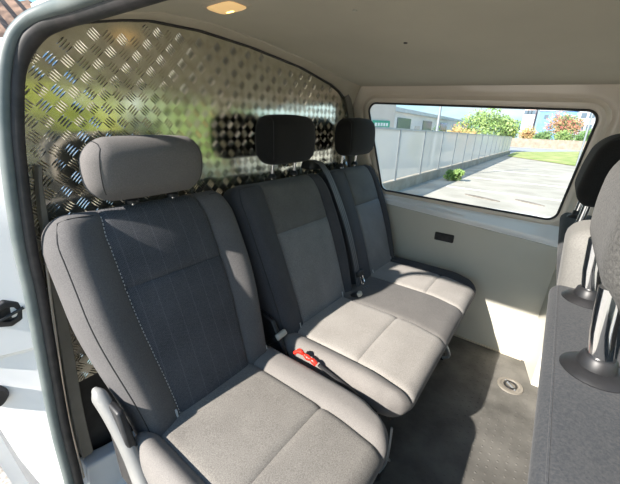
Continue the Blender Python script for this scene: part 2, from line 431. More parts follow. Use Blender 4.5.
# dark backing: lower bulkhead, plus full-height sheet added against light leaks; corner ledge
mb = MB(); xs_ = [0.03+0.04*k for k in range(46)]; vs = []; fs = []
def back_top(x): return min(interp([(0.0, 0.3), (0.06, 0.9), (0.10, 1.25), (0.16, 1.385)]+CEIL, x)+0.01, 9) if x < 1.64 else interp([(1.64, 1.41), (1.68, 1.30), (1.76, 0.85), (1.83, 0.7)], x)
for x in xs_:
    for y in (0.007, 0.03): vs += [(x, y, 0.0), (x, y, back_top(x))]
for i in range(len(xs_)-1):
    a = 4*i; b_ = a+4; fs += [(a, b_, b_+1, a+1), (a+2, a+3, b_+3, b_+2), (a+1, b_+1, b_+3, a+3), (a, a+2, b_+2, b_)]
n4 = 4*(len(xs_)-1); fs += [(0, 1, 3, 2), (n4, n4+2, n4+3, n4+1)]
mb.add(vs, fs); struct(mb.build('wall_rear_backing', M['black_metal'], smooth=False))
mb = MB(); a = [(0.012, -0.085, 0.0), (0.34, -0.085, 0.0), (0.34, -0.001, 0.0), (0.012, -0.001, 0.0)]
b4 = [(0.045, -0.06, 0.17), (0.34, -0.04, 0.10), (0.34, -0.001, 0.10), (0.045, -0.001, 0.17)]
mb.add(*hull8(a, b4)); struct(mb.build('trim_3', M['white_paint'], bevel=0.008, smooth=False))

# inner trim strip of the rear door pillar
def ribbon(pts, wdir, wid0, thick, name, mat, nvec=Vector((0, 1, 0))):
    P = catmull(pts, 5); vs = []; fs = []
    wd = Vector(wdir).normalized()
    for i_, p in enumerate(P):
        wid = wid0*(1-0.72*smooth(0.3, 0.9, i_/(len(P)-1)))
        for (a, b_) in ((0, 0), (wid, 0), (wid, thick), (0, thick)): vs.append(p+wd*a+nvec*b_)
    for i in range(len(P)-1):
        for k in range(4):
            a = i*4+k; b_ = i*4+(k+1) % 4; fs.append((a, b_, b_+4, a+4))
    fs += [(3, 2, 1, 0), tuple(len(vs)-4+k for k in range(4))]
    m = MB(); m.add(vs, fs); return m.build(name, mat, bevel=0.002)
struct(ribbon([(0.048, -0.04, 0.19), (0.056, -0.04, 0.40), (0.084, -0.04, 0.725), (0.113, -0.04, 1.0), (0.130, -0.04, 1.10)], (1, 0, 0), 0.030, 0.035, 'trim_4', M['trim_grey']))
mb = MB(); mb.add(*tube(catmull([(0.033, -0.06, 0.14), (0.043, -0.06, 0.40), (0.074, -0.06, 0.725), (0.090, -0.06, 0.86)], 5), 0.003, 8))
struct(mb.build('trim_5', M['frame_paint']))

# door aperture seal: grey rubber lip outside, dark lip inside
SEAL = [(-0.015, -0.095, 0.02), (0.001, -0.085, 0.16), (0.014, -0.08, 0.416), (0.045, -0.08, 0.783), (0.055, -0.08, 0.94), (0.080, -0.08, 1.14), (0.100, -0.08, 1.244), (0.118, -0.082, 1.31), (0.139, -0.092, 1.358), (0.164, -0.115, 1.389), (0.188, -0.17, 1.404), (0.199, -0.26, 1.406), (0.202, -0.5, 1.401), (0.202, -0.8, 1.394), (0.202, -1.3, 1.38)]
P = catmull(SEAL, 6)
mb = MB(); mb.add(*tube([p+Vector((-0.006, 0, 0.004)) for p in P], 0.0135, 12)); struct(mb.build('trim_6', M['rubber']))
mb = MB(); mb.add(*tube([p+Vector((0.011, -0.006, -0.007)) for p in P], [0.0125+0.005*smooth(1.30, 1.38, p.z) for p in P], 10)); struct(mb.build('trim_7', M['rubber_dark']))

# near side: white door jamb, cargo side skin, front pillar and door
mb = MB()
JZ = [-0.10, 0.05, 0.13, 0.25, 0.38, 0.50, 0.625, 0.64, 0.78, 0.94, 1.14, 1.244, 1.32, 1.37]
JO = [-0.02, -0.04, -0.058, -0.076, -0.088, -0.102, -0.115, -0.122, -0.125, -0.115, -0.08, -0.03, 0.03, 0.11]
vs = []; fs = []
for z, xo in zip(JZ, JO):
    xi = interp(SEALX := [(s[2], s[0]) for s in SEAL[:10]], z)+0.004
    step = 0.012 if z >= 0.64 else 0.0
    vs += [(xi, -0.055, z), (xi-0.01, -0.03-step, z), (xo+0.02, 0.02-step, z), (xo, 0.05, z), (xo, 0.08, z), (xi, 0.08, z)]
for i in range(len(JZ)-1):
    for k in range(6):
        a = i*6+k; b_ = i*6+(k+1) % 6; fs.append((a, b_, b_+6, a+6))
fs += [tuple(range(5, -1, -1)), tuple(len(vs)-6+k for k in range(6))]
mb.add(vs, fs); struct(mb.build('wall_left_rear', M['white_paint'], angle=30))
mb = MB(); vs = []; fs = []
for z, x in ((-0.25, -0.06), (0.0, -0.10), (0.5, -0.135), (0.9, -0.14), (1.1, -0.1), (1.2, -0.05)):
    vs += [(x, 0.09, z), (x, 1.9, z), (x+0.03, 1.9, z), (x+0.03, 0.09, z)]
for i in range(5):
    for k in range(4):
        a = i*4+k; b_ = i*4+(k+1) % 4; fs.append((a, b_, b_+4, a+4))
fs += [(3, 2, 1, 0), (20, 21, 22, 23)]
mb.add(vs, fs); struct(mb.build('wall_left_cargo', M['white_paint']))
mb = MB()
mb.add(*box(-0.06, -0.02, -2.0, -1.20, -0.05, 0.80))
mb.add(*hull8([(-0.06, -1.34, 0.78), (0.0, -1.34, 0.78), (0.0, -1.11, 0.78), (-0.06, -1.11, 0.78)], [(0.12, -1.34, 1.4), (0.19, -1.34, 1.4), (0.19, -1.09, 1.4), (0.12, -1.09, 1.4)]))
struct(mb.build('wall_left_front', M['white_paint']))
mb = MB(); mb.add(*box(0.0, 1.8, -2.12, -2.0, 0.0, 0.92)); struct(mb.build('wall_front', M['black'], bevel=0.03))
# door sill step
mb = MB(); mb.add(*box(-0.06, 0.0, -1.3, -0.1, -0.10, -0.012)); struct(mb.build('trim_8', M['black'], bevel=0.006))

# far wall: pressed frame round the window, ledge, lining panel
def wx(z): return 1.74-0.19*(z-0.85)
Q = [(-0.10, 1.33), (-1.122, 1.290), (-1.084, 0.811), (-0.20, 0.835)]   # window corners (y, z)
RC = 0.045
def ring(d, n=8, sub=10):
    pts = []; cs = []
    m_ = 4
    for i in range(4):
        p = Vector(Q[i]); a = (Vector(Q[i-1])-p).normalized(); b_ = (Vector(Q[(i+1) % 4])-p).normalized()
        bis = (a+b_).normalized(); half = math.acos(max(-1, min(1, a.dot(b_))))/2
        c = p+bis*(RC/math.sin(half)); cs.append((c, a, b_))
    for i in range(4):
        c, a, b_ = cs[i]
        # outward normals of the two edges meeting here
        na = Vector((-a.y, a.x)); na = na if na.dot(b_) < 0 else -na
        nb = Vector((-b_.y, b_.x)); nb = nb if nb.dot(a) < 0 else -nb
        for k in range(n+1):
            t_ = k/n; v_ = (na*(1-t_)+nb*t_).normalized()
            # slerp-ish
            ang = math.acos(max(-1, min(1, na.dot(nb)))); s_ = math.sin(ang)
            v_ = (na*math.sin((1-t_)*ang)+nb*math.sin(t_*ang))/s_
            pts.append(c+v_*(RC+d))
        c2, a2, b2 = cs[(i+1) % 4]
        na2 = Vector((-a2.y, a2.x)); na2 = na2 if na2.dot(b2) < 0 else -na2
        s0 = c+nb*(RC+d); s1 = c2+na2*(RC+d)
        for k in range(1, sub): pts.append(s0.lerp(s1, k/sub))
    return pts
def panel_top(y): return 0.756+(y+0.29)*0.079
rings = [(0.0, 0.03), (0.0, 0.004), (0.004, -0.001), (0.014, -0.003), (0.024, -0.002), (0.032, 0.006), (0.042, 0.009), (0.052, 0.001), (0.062, 0.0), (0.5, 0.0)]
mb = MB(); vs = []; fs = []
for d, off in rings:
    for p in ring(d):
        y, z = p
        if d > 0.3:
            y = min(max(y, -1.30), 0.0); z = min(max(z, 0.70), 1.425)
        y = min(max(y, -1.30), 0.0); zz = min(max(z, panel_top(y)+0.03), ceil_z(1.64, y)+0.01)
        vs.append((wx(zz)+off, y, zz))
n_ = len(ring(0))
for i in range(len(rings)-1):
    for k in range(n_):
        a = i*n_+k; b_ = i*n_+(k+1) % n_; fs.append((a, b_, b_+n_, a+n_))
mb.add(vs, fs)
# outer skin (sheet metal behind the frame)
for k in range(n_): pass
mb.build('wall_right', M['frame_paint'], angle=35); struct(bpy.data.objects['wall_right'])
# ledge pressing under the window
mb = MB(); vs = []; fs = []
prof = [(0.000, 0.80), (-0.004, 0.72), (-0.012, 0.62), (-0.014, 0.45), (-0.024, 0.34), (-0.027, 0.12), (-0.026, 0.0), (-0.018, -0.05), (0.02, -0.06)]
def win_bot(y): return 0.835+(y+0.2)*0.0256
yy = [0.0-0.05*k for k in range(27)]
for y in yy:
    for dx, dz in prof: z = panel_top(y)+dz*(win_bot(y)-panel_top(y)); vs.append((wx(z)+dx, y, z))
for i in range(len(yy)-1):
    for k in range(len(prof)-1):
        a = i*len(prof)+k; fs.append((a, a+1, a+1+len(prof), a+len(prof)))
mb.add(vs, fs); struct(mb.build('trim_9', M['ledge_paint']))
# gasket, glass
g0 = [(wx(p[1])+0.004, p[0], p[1]) for p in ring(-0.002)]
gk = MB(); gk.add(*tube(g0, 0.0055, 8, upv=Vector((1, 0, 0)), closed=True))
wn = struct(gk.build('window_1', M['rubber_dark']))
mb = MB(); gp = [(wx(p[1])+0.006, p[0], p[1]) for p in ring(-0.001)]
mb.add(gp, [tuple(range(len(gp)))]); mb.build('window_pane', M['glass'], wn, smooth=False)
# lining panel under the ledge (slight lean), to the floor
mb = MB(); vs = []; fs = []
yy = [0.0-0.05*k for k in range(24)]
for y in yy:
    vs += [(1.757, y, panel_top(y)), (1.79, y, 0.0), (1.83, y, 0.0), (1.83, y, panel_top(y)+0.03)]
for i in range(len(yy)-1):
    for k in range(4):
        a = i*4+k; b_ = i*4+(k+1) % 4; fs.append((a, b_, b_+4, a+4))
fs += [(3, 2, 1, 0), tuple(len(vs)-4+k for k in range(4))]
mb.add(vs, fs); struct(mb.build('wall_right_lower', M['panel'], smooth=False))
# thin light edge where panel meets mat
mb = MB(); mb.add(*box(1.780, 1.792, -1.12, -0.02, 0.0, 0.006)); struct(mb.build('baseboard_right', M['trim_beige']))
# far B pillar foot and front side wall
mb = MB(); mb.add(*hull8([(1.60, -1.178, 0), (1.84, -1.118, 0), (1.84, -1.30, 0), (1.60, -1.30, 0)], [(1.60, -1.178, 0.70), (1.80, -1.128, 0.70), (1.80, -1.30, 0.70), (1.60, -1.30, 0.70)]))
mb.add(*box(1.76, 1.84, -2.0, -1.30, 0.0, 0.80)); mb.add(*box(1.62, 1.68, -2.0, -1.30, 1.31, 1.42))
struct(mb.build('wall_right_front', M['panel'], bevel=0.006, smooth=False))
# rear corner post between plate and window frame
mb = MB(); mb.add(*tube(catmull([(1.735, -0.012, 0.70), (1.70, -0.012, 1.0), (1.655, -0.012, 1.2), (1.60, -0.012, 1.33), (1.57, -0.012, 1.37)], 5), 0, 10, flat=(0.028, 0.014), upv=Vector((0, 1, 0))))
struct(mb.build('trim_10', M['trim_grey']))
# outer roof drip skin over far wall
mb = MB(); mb.add(*box(1.79, 1.84, -2.0, 0.03, -0.3, 0.0)); struct(mb.build('trim_11', M['white_paint']))

# ================================================================== SMALL FITTINGS
# vent / recessed pull in lining panel
t_ = thing('wall_socket', (1.765, -0.607, 0.614), 'small black rectangular socket plate set in the pale panel under the window', 'socket')
px_ = 1.7585
mb = MB(); mb.add(*box(px_-0.004, px_+0.01, -0.660, -0.553, 0.591, 0.640)); mb.build('frame', M['black'], t_, bevel=0.008)
mb = MB(); mb.add(*box(px_-0.0065, px_, -0.648, -0.566, 0.599, 0.631)); mb.build('cover', M['rubber_dark'], t_, bevel=0.003)
# dome lamp
zl = 1.489-0.009
t_ = thing('ceiling_light', (0.535, -0.272, zl), 'small amber lit interior lamp in the headliner near the bulkhead', 'lamp')
def dome(cx, cy, a, b_, z0, h, n=24, m_=5, p=3.2):
    vs = []; fs = []
    for i in range(m_+1):
        s = math.cos(i/m_*math.pi/2) if i < m_ else 0.02; zz = z0-h*math.sin(i/m_*math.pi/2)
        for k in range(n):
            an = 2*math.pi*k/n; c_, s_ = math.cos(an), math.sin(an)
            rr = (abs(c_)**p+abs(s_)**p)**(-1/p)
            vs.append((cx+a*rr*c_*s, cy+b_*rr*s_*s, zz))
    for i in range(m_):
        for k in range(n): fs.append((i*n+k, i*n+(k+1) % n, (i+1)*n+(k+1) % n, (i+1)*n+k))
    fs.append(tuple(m_*n+k for k in range(n))); fs.append(tuple(range(n)))
    return vs, fs
mb = MB(); mb.add(*dome(0.535, -0.272, 0.043, 0.066, zl+0.009, 0.011, p=5)); mb.build('bezel', M['trim_beige'], t_)
mb = MB(); mb.add(*dome(0.535, -0.272, 0.032, 0.050, zl+0.001, 0.007, p=5)); mb.build('lens', M['lens'], t_)
mb = MB(); mb.add(*tube([(0.545, -0.285, zl-0.0015), (0.545, -0.262, zl-0.0015)], 0.0058, 10)); mb.build('bulb', M['bulb'], t_)
# headliner studs
for i, (x, y, lab) in enumerate(((0.728, -0.534, 'pale round clip in the headliner nearest the lit lamp'), (1.03, -0.55, 'small dark clip in the headliner, nearer the window wall'))):
    t_ = MB(); t_.add(*lathe((x, y, ceil_z(x, y)+0.001), (0, 0, -1), [(0.001, 0), (0.007, 0.0), (0.006, 0.003), (0.001, 0.004)], 14))
    tag(t_.build('headliner_clip', M['cream'] if i == 0 else M['rubber_dark']), lab, 'clip')
# floor lashing ring
t_ = thing('floor_lashing_point', (1.526, -1.096, 0), 'round metal lashing ring recessed in the dark floor by the wall', 'lashing point')
mb = MB(); mb.add(*lathe((1.526, -1.096, 0), (0, 0, 1), [(0.058, 0.0), (0.056, 0.006), (0.044, 0.007), (0.040, 0.002), (0.001, 0.002)], 28)); mb.build('bezel', M['trim_grey'], t_)
mb = MB(); mb.add(*tube([(1.526+0.026*math.cos(a*math.pi/10), -1.096+0.026*math.sin(a*math.pi/10), 0.007) for a in range(20)], 0.0045, 8, closed=True)); mb.build('ring', M['black_metal'], t_)
mb = MB(); mb.add(*tube([(1.50, -1.12, 0.006), (1.552, -1.072, 0.006)], 0.004, 8)); mb.build('cross_bar', M['galv'], t_)

# jamb latches
t_ = thing('door_latch', (0.005, 0.0, 0.735), 'black octagonal door latch high on the white door jamb', 'latch')
mb = MB(); mb.add(*lathe((-0.004, -0.012, 0.752), (0, -1, 0), [(0.001, 0), (0.038, 0.0), (0.040, 0.012), (0.034, 0.024), (0.020, 0.026), (0.018, 0.018), (0.001, 0.018)], 8)); mb.build('housing', M['black'], t_, smooth=False, bevel=0.002)
mb = MB(); mb.add(*tube([(-0.03, -0.040, 0.742), (0.026, -0.040, 0.759)], 0.004, 8)); mb.build('striker', M['black_metal'], t_)
t_ = thing('door_buffer', (-0.068, 0.03, 0.52), 'black round rubber buffer low on the white door jamb', 'buffer')
mb = MB(); mb.add(*lathe((-0.080, 0.02, 0.52), (0, -1, 0), [(0.001, 0), (0.034, 0.0), (0.034, 0.012), (0.026, 0.03), (0.001, 0.032)], 20)); mb.build('pad', M['rubber_dark'], t_)

# ================================================================== SEATS
U = Vector((0, 0.22, 0.56)).normalized(); NV = Vector((0, -0.56, 0.22)).normalized(); B0 = Vector((0, -0.358, 0.426))
def make_back(parent, name, x0, x1, i0, i1, mats, L=0.618, th=0.115, botx=0.0, leftx=0.0, seam=0.40, bol=0.024, pip=True):
    """mats: bolster, lower insert, upper insert"""
    r = 0.042
    def ins0(t): return i0(t) if callable(i0) else i0
    xs = axis_pts([x0, i0-0.006, i0, i0+0.006, i1-0.006, i1, i1+0.006, x1], 0.012, r)
    ts = axis_pts([-0.05, seam-0.005, seam, seam+0.005, L], 0.02, r)
    ns = axis_pts([-th, 0.0], 0.018, r)
    def fn(p, raw):
        x, t, n = p
        f = smooth(-th*0.7, -0.005, n)          # how much the front shaping applies
        tt = min(max(t/L, 0), 1)
        # bolsters swell towards the front, more in the middle of their height
        bulge = 0.0
        if x < i0: u = (x-x0)/(i0-x0); bulge = bol*pw(math.sin(min(u/0.42, 1)*math.pi/2), 1.0) if u < 0.42 else bol*pw(math.cos((u-0.42)/0.58*math.pi/2), 1.1) if u < 1 else 0
        elif x > i1: u = (x1-x)/(x1-i1); bulge = bol*pw(math.sin(min(u/0.42, 1)*math.pi/2), 1.0) if u < 0.42 else bol*pw(math.cos((u-0.42)/0.58*math.pi/2), 1.1) if u < 1 else 0
        else:
            u = (x-i0)/(i1-i0); bulge = 0.008*pw(math.sin(u*math.pi), 0.6)
            bulge -= 0.006*math.exp(-((t-seam)/0.005)**2)
        for xi in (i0, i1): bulge -= 0.005*math.exp(-((x-xi)/0.004)**2)
        prof = 0.35+0.65*pw(math.sin(math.pi*min(max(tt*0.9+0.03, 0), 1)), 0.7)
        n2 = n+f*bulge*(prof if (x < i0 or x > i1) else 1)
        # lumbar curve
        n2 += 0.012*math.sin(math.pi*tt)-0.012*smooth(0.8, 1.05, tt)
        # waist: outline narrows towards the bottom, shoulders roll in
        xc = (x0+x1)/2; k = (x-xc)/((x1-x0)/2)
        xx = x + (-botx if k > 0 else leftx)*abs(k)*(1-smooth(-0.05, 0.62, tt)) - k*0.02*smooth(0.86, 1.0, tt)
        return B0+U*t+NV*n2+Vector((xx, 0, 0))
    def mf(raw):
        x, t, n = raw
        if n > -0.02 and i0 < x < i1: return 2 if t > seam else 1
        return 0
    vs, fs, mi, F = pillow(xs, ts, ns, r, fn, mf)
    mb = MB(); mb.add(vs, fs, mi); o = mb.build(name, mats, parent, angle=60)
    if pip:
        for sgn in (0, 1):
            xe = x0+0.010 if sgn == 0 else x1-0.010
            path = [F((xe, -0.03+k*0.02, 0.0)) for k in range(int((L-0.0+0.02)/0.02))]+[F((xe+(0.03*k if sgn == 0 else -0.03*k), L-0.012, 0.0)) for k in range(0, 4 if not sgn else 3)]
            pm = MB(); pm.add(*tube([p+NV*0.0004 for p in path], 0.0016, 6)); pm.build('piping', M['piping'], o)
    return o, F

def make_headrest(parent, cx, w, h, z0, ycen, mat, d=0.105, posts=0.075, tilt=0.0, name='headrest', post_bottom=None, side=0.0, px=None, rnd=0.045):
    xs = axis_pts([cx-w/2, cx+w/2], 0.014, rnd); zs = axis_pts([0, h], 0.014, rnd); ds = axis_pts([-d/2, d/2], 0.014, rnd)
    def fn(p, raw):
        x, y, z = p
        u = (x-cx)/(w/2); v_ = (z-h/2)/(h/2)
        y2 = y*(1-0.18*v_*v_)*(1-0.12*u*u) - 0.006*(1-u*u)
        x2 = cx+(x-cx)*(1-0.07*v_*v_-0.0*v_)
        zz = z-0.008*u*u*(1 if z > h/2 else -0.3)
        return Vector((x2, ycen+y2+(zz-h/2)*tilt, z0+zz))
    vs, fs, mi, F = pillow(xs, ds, zs, rnd, fn)
    mb = MB(); mb.add(vs, fs, mi); o = mb.build(name, mat, parent, angle=60)
    for s in (-1, 1):
        xe = cx+s*(w/2-0.018)
        loop = [F((xe, -d/2, k*h/14)) for k in range(1, 14)]+[F((xe, -d/2+k*d/8, h)) for k in range(1, 8)]
        pm = MB(); pm.add(*tube(loop, 0.0013, 5)); pm.build('seam', M['piping'], o)
    return o

def post(parent, x, y0, z0, y1, z1, r=0.0065, collar=True, cm=None):
    mb = MB(); mb.add(*tube([(x, y0, z0), (x, (y0+y1)/2, (z0+z1)/2), (x, y1, z1)], r, 12)); o = mb.build('headrest_post', M['chrome'], parent)
    if collar:
        d = Vector((0, y1-y0, z1-z0)).normalized(); c = Vector((x, y0, z0))+d*0.012
        mb = MB(); mb.add(*lathe(c, d, [(0.001, -0.004), (0.018, -0.004), (0.018, 0.004), (0.012, 0.010), (0.009, 0.014)], 16)); mb.build('collar', cm or M['black'], o)

def make_cushion(parent, name, x0, x1, seams, zones, mats, yb=-0.30, yf=-0.868, z1=0.440, z0=0.335, lift=None, cross=()):
    """seams: x positions of lengthwise seams; zones: material index per zone; cross: (xa, xb, y)"""
    r = 0.044; allx = [x0]
    for s in seams: allx += [s-0.005, s, s+0.005]
    allx += [x1]
    xs = axis_pts(allx, 0.013, r)
    yl = [yf]
    for c in sorted(set(c[2] for c in cross)): yl += [c-0.005, c, c+0.005]
    yl += [yb]
    ys = axis_pts(yl, 0.016, r); zs = axis_pts([z0, z1], 0.02, r)
    edges = [x0]+list(seams)+[x1]
    def fn(p, raw):
        x, y, z = p
        f = smooth(z0+0.02, z1-0.01, z)
        dz = 0.0
        for s in seams: dz -= 0.006*math.exp(-((x-s)/0.005)**2)
        for xa, xb, yc in cross:
            if xa <= x <= xb: dz -= 0.007*math.exp(-((y-yc)/0.0055)**2)
        for a, b_ in zip(edges, edges[1:]):
            if a <= x <= b_:
                u = (x-a)/(b_-a); dz += 0.007*pw(math.sin(math.pi*u), 0.7)
        if lift:
            dz += lift(x, y)
        v_ = (y-yf)/(yb-yf)
        dz += -0.018*smooth(0.30, 0.0, v_)+0.004*math.sin(v_*math.pi)
        k = (x-(x0+x1)/2)/((x1-x0)/2); e_ = min(x-x0, x1-x)
        y2 = y+0.030*smooth(0.10, 0.0, e_)*smooth(0.25, 0.0, v_)
        x2 = x-(0.016 if k > 0 else -0.016)*smooth(0.06, 0.0, e_)*smooth(0.22, 0.0, v_)
        return Vector((x2, y2, z+f*dz-(0.012*smooth(0.0, 0.5, v_) if z < z0+0.03 else 0)))
    def mf(raw):
        x, y, z = raw
        if z < z1-0.03: return 0
        for k, (a, b_) in enumerate(zip(edges, edges[1:])):
            if a <= x <= b_: return zones[k]
        return 0
    vs, fs, mi, F = pillow(xs, ys, zs, r, fn, mf)
    mb = MB(); mb.add(vs, fs, mi); o = mb.build(name, mats, parent, angle=60)
    return o, F

# ---- single seat next to the sliding door
s1 = thing('single_seat', (0.345, -0.5, 0.0), 'single grey fabric van seat nearest the door, with a pale headrest and side handle', 'seat')
bk, F1 = make_back(s1, 'backrest', 0.080, 0.615, 0.200, 0.500, [M['bolster'], M['insert_rib'], M['insert_rib']], botx=0.035, leftx=0.05, bol=0.030)
mb = MB()
for k in range(58):
    a = F1((0.200, 0.01+k*0.0102, 0.0))+NV*0.002; b_ = F1((0.200, 0.01+k*0.0102+0.0055, 0.0))+NV*0.002
    mb.add(*tube([a, b_], 0.0013, 5))
mb.build('stitching', M['thread'], bk)
for x in (0.190, 0.600):
    mb = MB(); c = F1((x-0.004, 0.02, 0.0)); mb.add(*tube([c, c+U*0.022+NV*0.004], 0.0032, 6)); mb.build('loop', M['thread'], bk)
h1 = make_headrest(s1, 0.350, 0.325, 0.165, 1.008, -0.128, M['head_light'], d=0.115, rnd=0.052, tilt=-0.13)
for x in (0.30, 0.42): post(h1, x, -0.11, 0.985, -0.11, 1.04)
cu, Fc1 = make_cushion(s1, 'cushion', 0.088, 0.607, [0.158, 0.494], [0, 1, 0], [M['cushion_bolster'], M['cushion_insert']],
    lift=lambda x, y: 0.022*math.sin(min(max((0.158-x)/0.07, 0), 1)*math.pi*0.6)*smooth(-0.30, -0.36, y)+0.008*smooth(0.494, 0.53, x), cross=((0.158, 0.494, -0.642),), yf=-0.845)
# seat frame, legs
mb = MB(); mb.add(*tube([(0.12, -0.79, 0.312), (0.58, -0.79, 0.312)], 0.011, 8)); mb.add(*tube([(0.12, -0.34, 0.315), (0.58, -0.34, 0.315)], 0.013, 8))
for x in (0.13, 0.57): mb.add(*tube([(x, -0.79, 0.315), (x, -0.30, 0.315)], 0.014, 8))
mb.add(*box(0.13, 0.57, -0.80, -0.32, 0.300, 0.325)); mb.build('seat_frame', M['black_metal'], s1)
def leg(parent, x, y, dy=0.0, top=0.31):
    mb = MB(); mb.add(*hull8([(x-0.012, y-0.03+dy, 0.012), (x+0.012, y-0.03+dy, 0.012), (x+0.012, y+0.03+dy, 0.012), (x-0.012, y+0.03+dy, 0.012)], [(x-0.010, y-0.022, top), (x+0.010, y-0.022, top), (x+0.010, y+0.022, top), (x-0.010, y+0.022, top)]))
    o = mb.build('leg', M['black_metal'], parent, bevel=0.004)
    mb = MB(); mb.add(*box(x-0.028, x+0.028, y-0.055+dy, y+0.055+dy, 0.0, 0.014)); mb.add(*lathe((x, y-0.035+dy, 0.012), (0, 0, 1), [(0.012, 0), (0.012, 0.012), (0.006, 0.016)], 10)); mb.build('foot_clamp', M['black'], o, bevel=0.003)
for x in (0.15, 0.56):
    leg(s1, x, -0.74); leg(s1, x, -0.36)
mb = MB(); mb.add(*tube(catmull([(0.675, -0.80, 0.30), (0.68, -0.80, 0.20), (0.70, -0.79, 0.10), (0.705, -0.77, 0.03)], 5), 0.004, 8)); WIRE = mb
# big grey side handle at the door side of the seat
HP = catmull([(0.078, -0.232, 0.572), (0.082, -0.262, 0.548), (0.086, -0.300, 0.505), (0.088, -0.350, 0.440), (0.084, -0.400, 0.372), (0.080, -0.450, 0.300)], 6)
mb = MB(); vs = []; fs = []; n = len(HP)
for i, p in enumerate(HP):
    d = (HP[min(i+1, n-1)]-HP[max(i-1, 0)]).normalized(); s = Vector((1, 0, 0)); u = d.cross(s).normalized()
    tt = i/(n-1); wd = 0.018+0.012*smooth(0, 0.12, tt)+0.004*tt; hh = 0.006+0.010*smooth(0, 0.15, tt)
    for k in range(16):
        a = 2*math.pi*k/16; c_, s_ = math.cos(a), math.sin(a); pr = (abs(c_)**3.5+abs(s_)**3.5)**(-1/3.5)
        vs.append(p+s*c_*hh*pr+u*s_*wd*pr)
for i in range(n-1):
    for k in range(16): fs.append((i*16+k, i*16+(k+1) % 16, (i+1)*16+(k+1) % 16, (i+1)*16+k))
fs += [tuple(range(15, -1, -1)), tuple((n-1)*16+k for k in range(16))]
mb.add(vs, fs); tag(mb.build('side_handle', M['grey_plastic'], s1), 'pale grey plastic handle')
mb = MB(); mb.add(*hull8([(0.075, -0.42, 0.30), (0.105, -0.42, 0.30), (0.105, -0.28, 0.30), (0.075, -0.28, 0.30)], [(0.082, -0.34, 0.56), (0.100, -0.34, 0.56), (0.100, -0.25, 0.56), (0.082, -0.25, 0.56)]))
mb.build('recliner_cover', M['black'], s1, bevel=0.006)

# ---- bench for two
s2 = thing('bench_seat', (1.2, -0.5, 0.0), 'grey two-place van bench with black headrests, beside the window wall', 'bench seat')
MB2 = [M['bolster_dark'], M['insert_grey'], M['insert_upper']]
bA, FA = make_back(s2, 'backrest', 0.632, 1.190, 0.772, 1.118, MB2, botx=0.012, leftx=0.02, bol=0.028)
bB, FB = make_back(s2, 'backrest', 1.194, 1.725, 1.385, 1.665, MB2, botx=0.02, leftx=0.0, bol=0.022)
for F_, b_, xs_ in ((FA, bA, (0.74, 1.085)), (FB, bB, (1.40, 1.66))):
    for x in xs_:
        mb = MB(); c = F_((x, 0.012, 0.0)); mb.add(*tube([c, c+U*0.024+NV*0.003], 0.0028, 6)); mb.build('loop', M['thread'], b_)
hA = make_headrest(s2, 0.925, 0.30, 0.186, 1.056, -0.135, M['head_dark'], d=0.115, rnd=0.042)
for x in (0.865, 1.005): post(hA, x, -0.105, 0.99, -0.115, 1.07)
hB = make_headrest(s2, 1.483, 0.305, 0.188, 1.056, -0.135, M['head_dark'], d=0.118, rnd=0.042)
for x in (1.40, 1.545): post(hB, x, -0.105, 0.99, -0.115, 1.07)
cb, Fc2 = make_cushion(s2, 'cushion', 0.640, 1.738, [0.722, 1.078, 1.365, 1.625], [0, 1, 2, 1, 3],
    [M['cushion_bolster'], M['bench_insert'], M['cushion_band'], M['bolster_dark']],
    lift=lambda x, y: 0.006*smooth(0.722, 0.68, x), cross=((0.722, 1.078, -0.632), (1.365, 1.625, -0.655)), yf=-0.842)
mb = MB(); mb.add(*tube([(0.70, -0.78, 0.312), (1.68, -0.78, 0.312)], 0.011, 8)); mb.add(*tube([(0.68, -0.36, 0.315), (1.70, -0.36, 0.315)], 0.013, 8)); mb.add(*box(0.70, 1.68, -0.77, -0.32, 0.300, 0.325))
mb.build('seat_frame', M['black_metal'], s2)
for x in (0.72, 1.53):
    leg(s2, x, -0.72); leg(s2, x, -0.36)
mb = MB(); mb.add(*tube(catmull([(1.53, -0.66, 0.25), (1.50, -0.76, 0.13), (1.50, -0.80, 0.05), (1.50, -0.77, 0.02)], 6), 0.008, 8)); mb.build('anchor_hook', M['galv'], s2)
WIRE.add(*tube([(0.66, -0.785, 0.19), (0.74, -0.79, 0.07)], 0.005, 8)); WIRE.build('release_wire', M['galv'], s2)
# belt down the joint of the two backrests
belt_pts = []
for k in range(0, 31):
    t = 0.60-k*0.0205; x = 1.200+0.012*math.sin(k/30*math.pi)+0.010*k/30
    tt = t/0.618
    belt_pts.append(B0+U*t+NV*(0.020+0.018*math.sin(math.pi*min(max(tt, 0), 1))-0.006*smooth(.85, 1, tt))+Vector((x, 0, 0)))
over = [Vector((1.165, -0.055, 1.035)), Vector((1.172, -0.085, 1.045)), Vector((1.182, -0.125, 1.035))]
P = over+belt_pts+[Vector((1.215, -0.40, 0.45)), Vector((1.20, -0.43, 0.445))]
def strap(P, w_, th, name, mat, parent, side=Vector((1, 0, 0)), nrows=5):
    vs = []; fs = []; n = len(P); K = [(-1, 0), (-.86, 1), (-.6, 1), (-.2, .7), (.2, .7), (.6, 1), (.86, 1), (1, 0), (0, -0.4)]
    for i, p in enumerate(P):
        d = (P[min(i+1, n-1)]-P[max(i-1, 0)]).normalized(); s = (side-d*side.dot(d)).normalized(); u = s.cross(d).normalized()
        if u.dot(Vector((0, -1, 0.6))) < 0: u = -u
        for a, b_ in K: vs.append(p+s*a*w_/2+u*b_*th)
    q = len(K)
    for i in range(n-1):
        for k in range(q): fs.append((i*q+k, i*q+(k+1) % q, (i+1)*q+(k+1) % q, (i+1)*q+k))
    fs += [tuple(range(q-1, -1, -1)), tuple((n-1)*q+k for k in range(q))]
    mb = MB(); mb.add(vs, fs); return mb.build(name, mat, parent, angle=50)
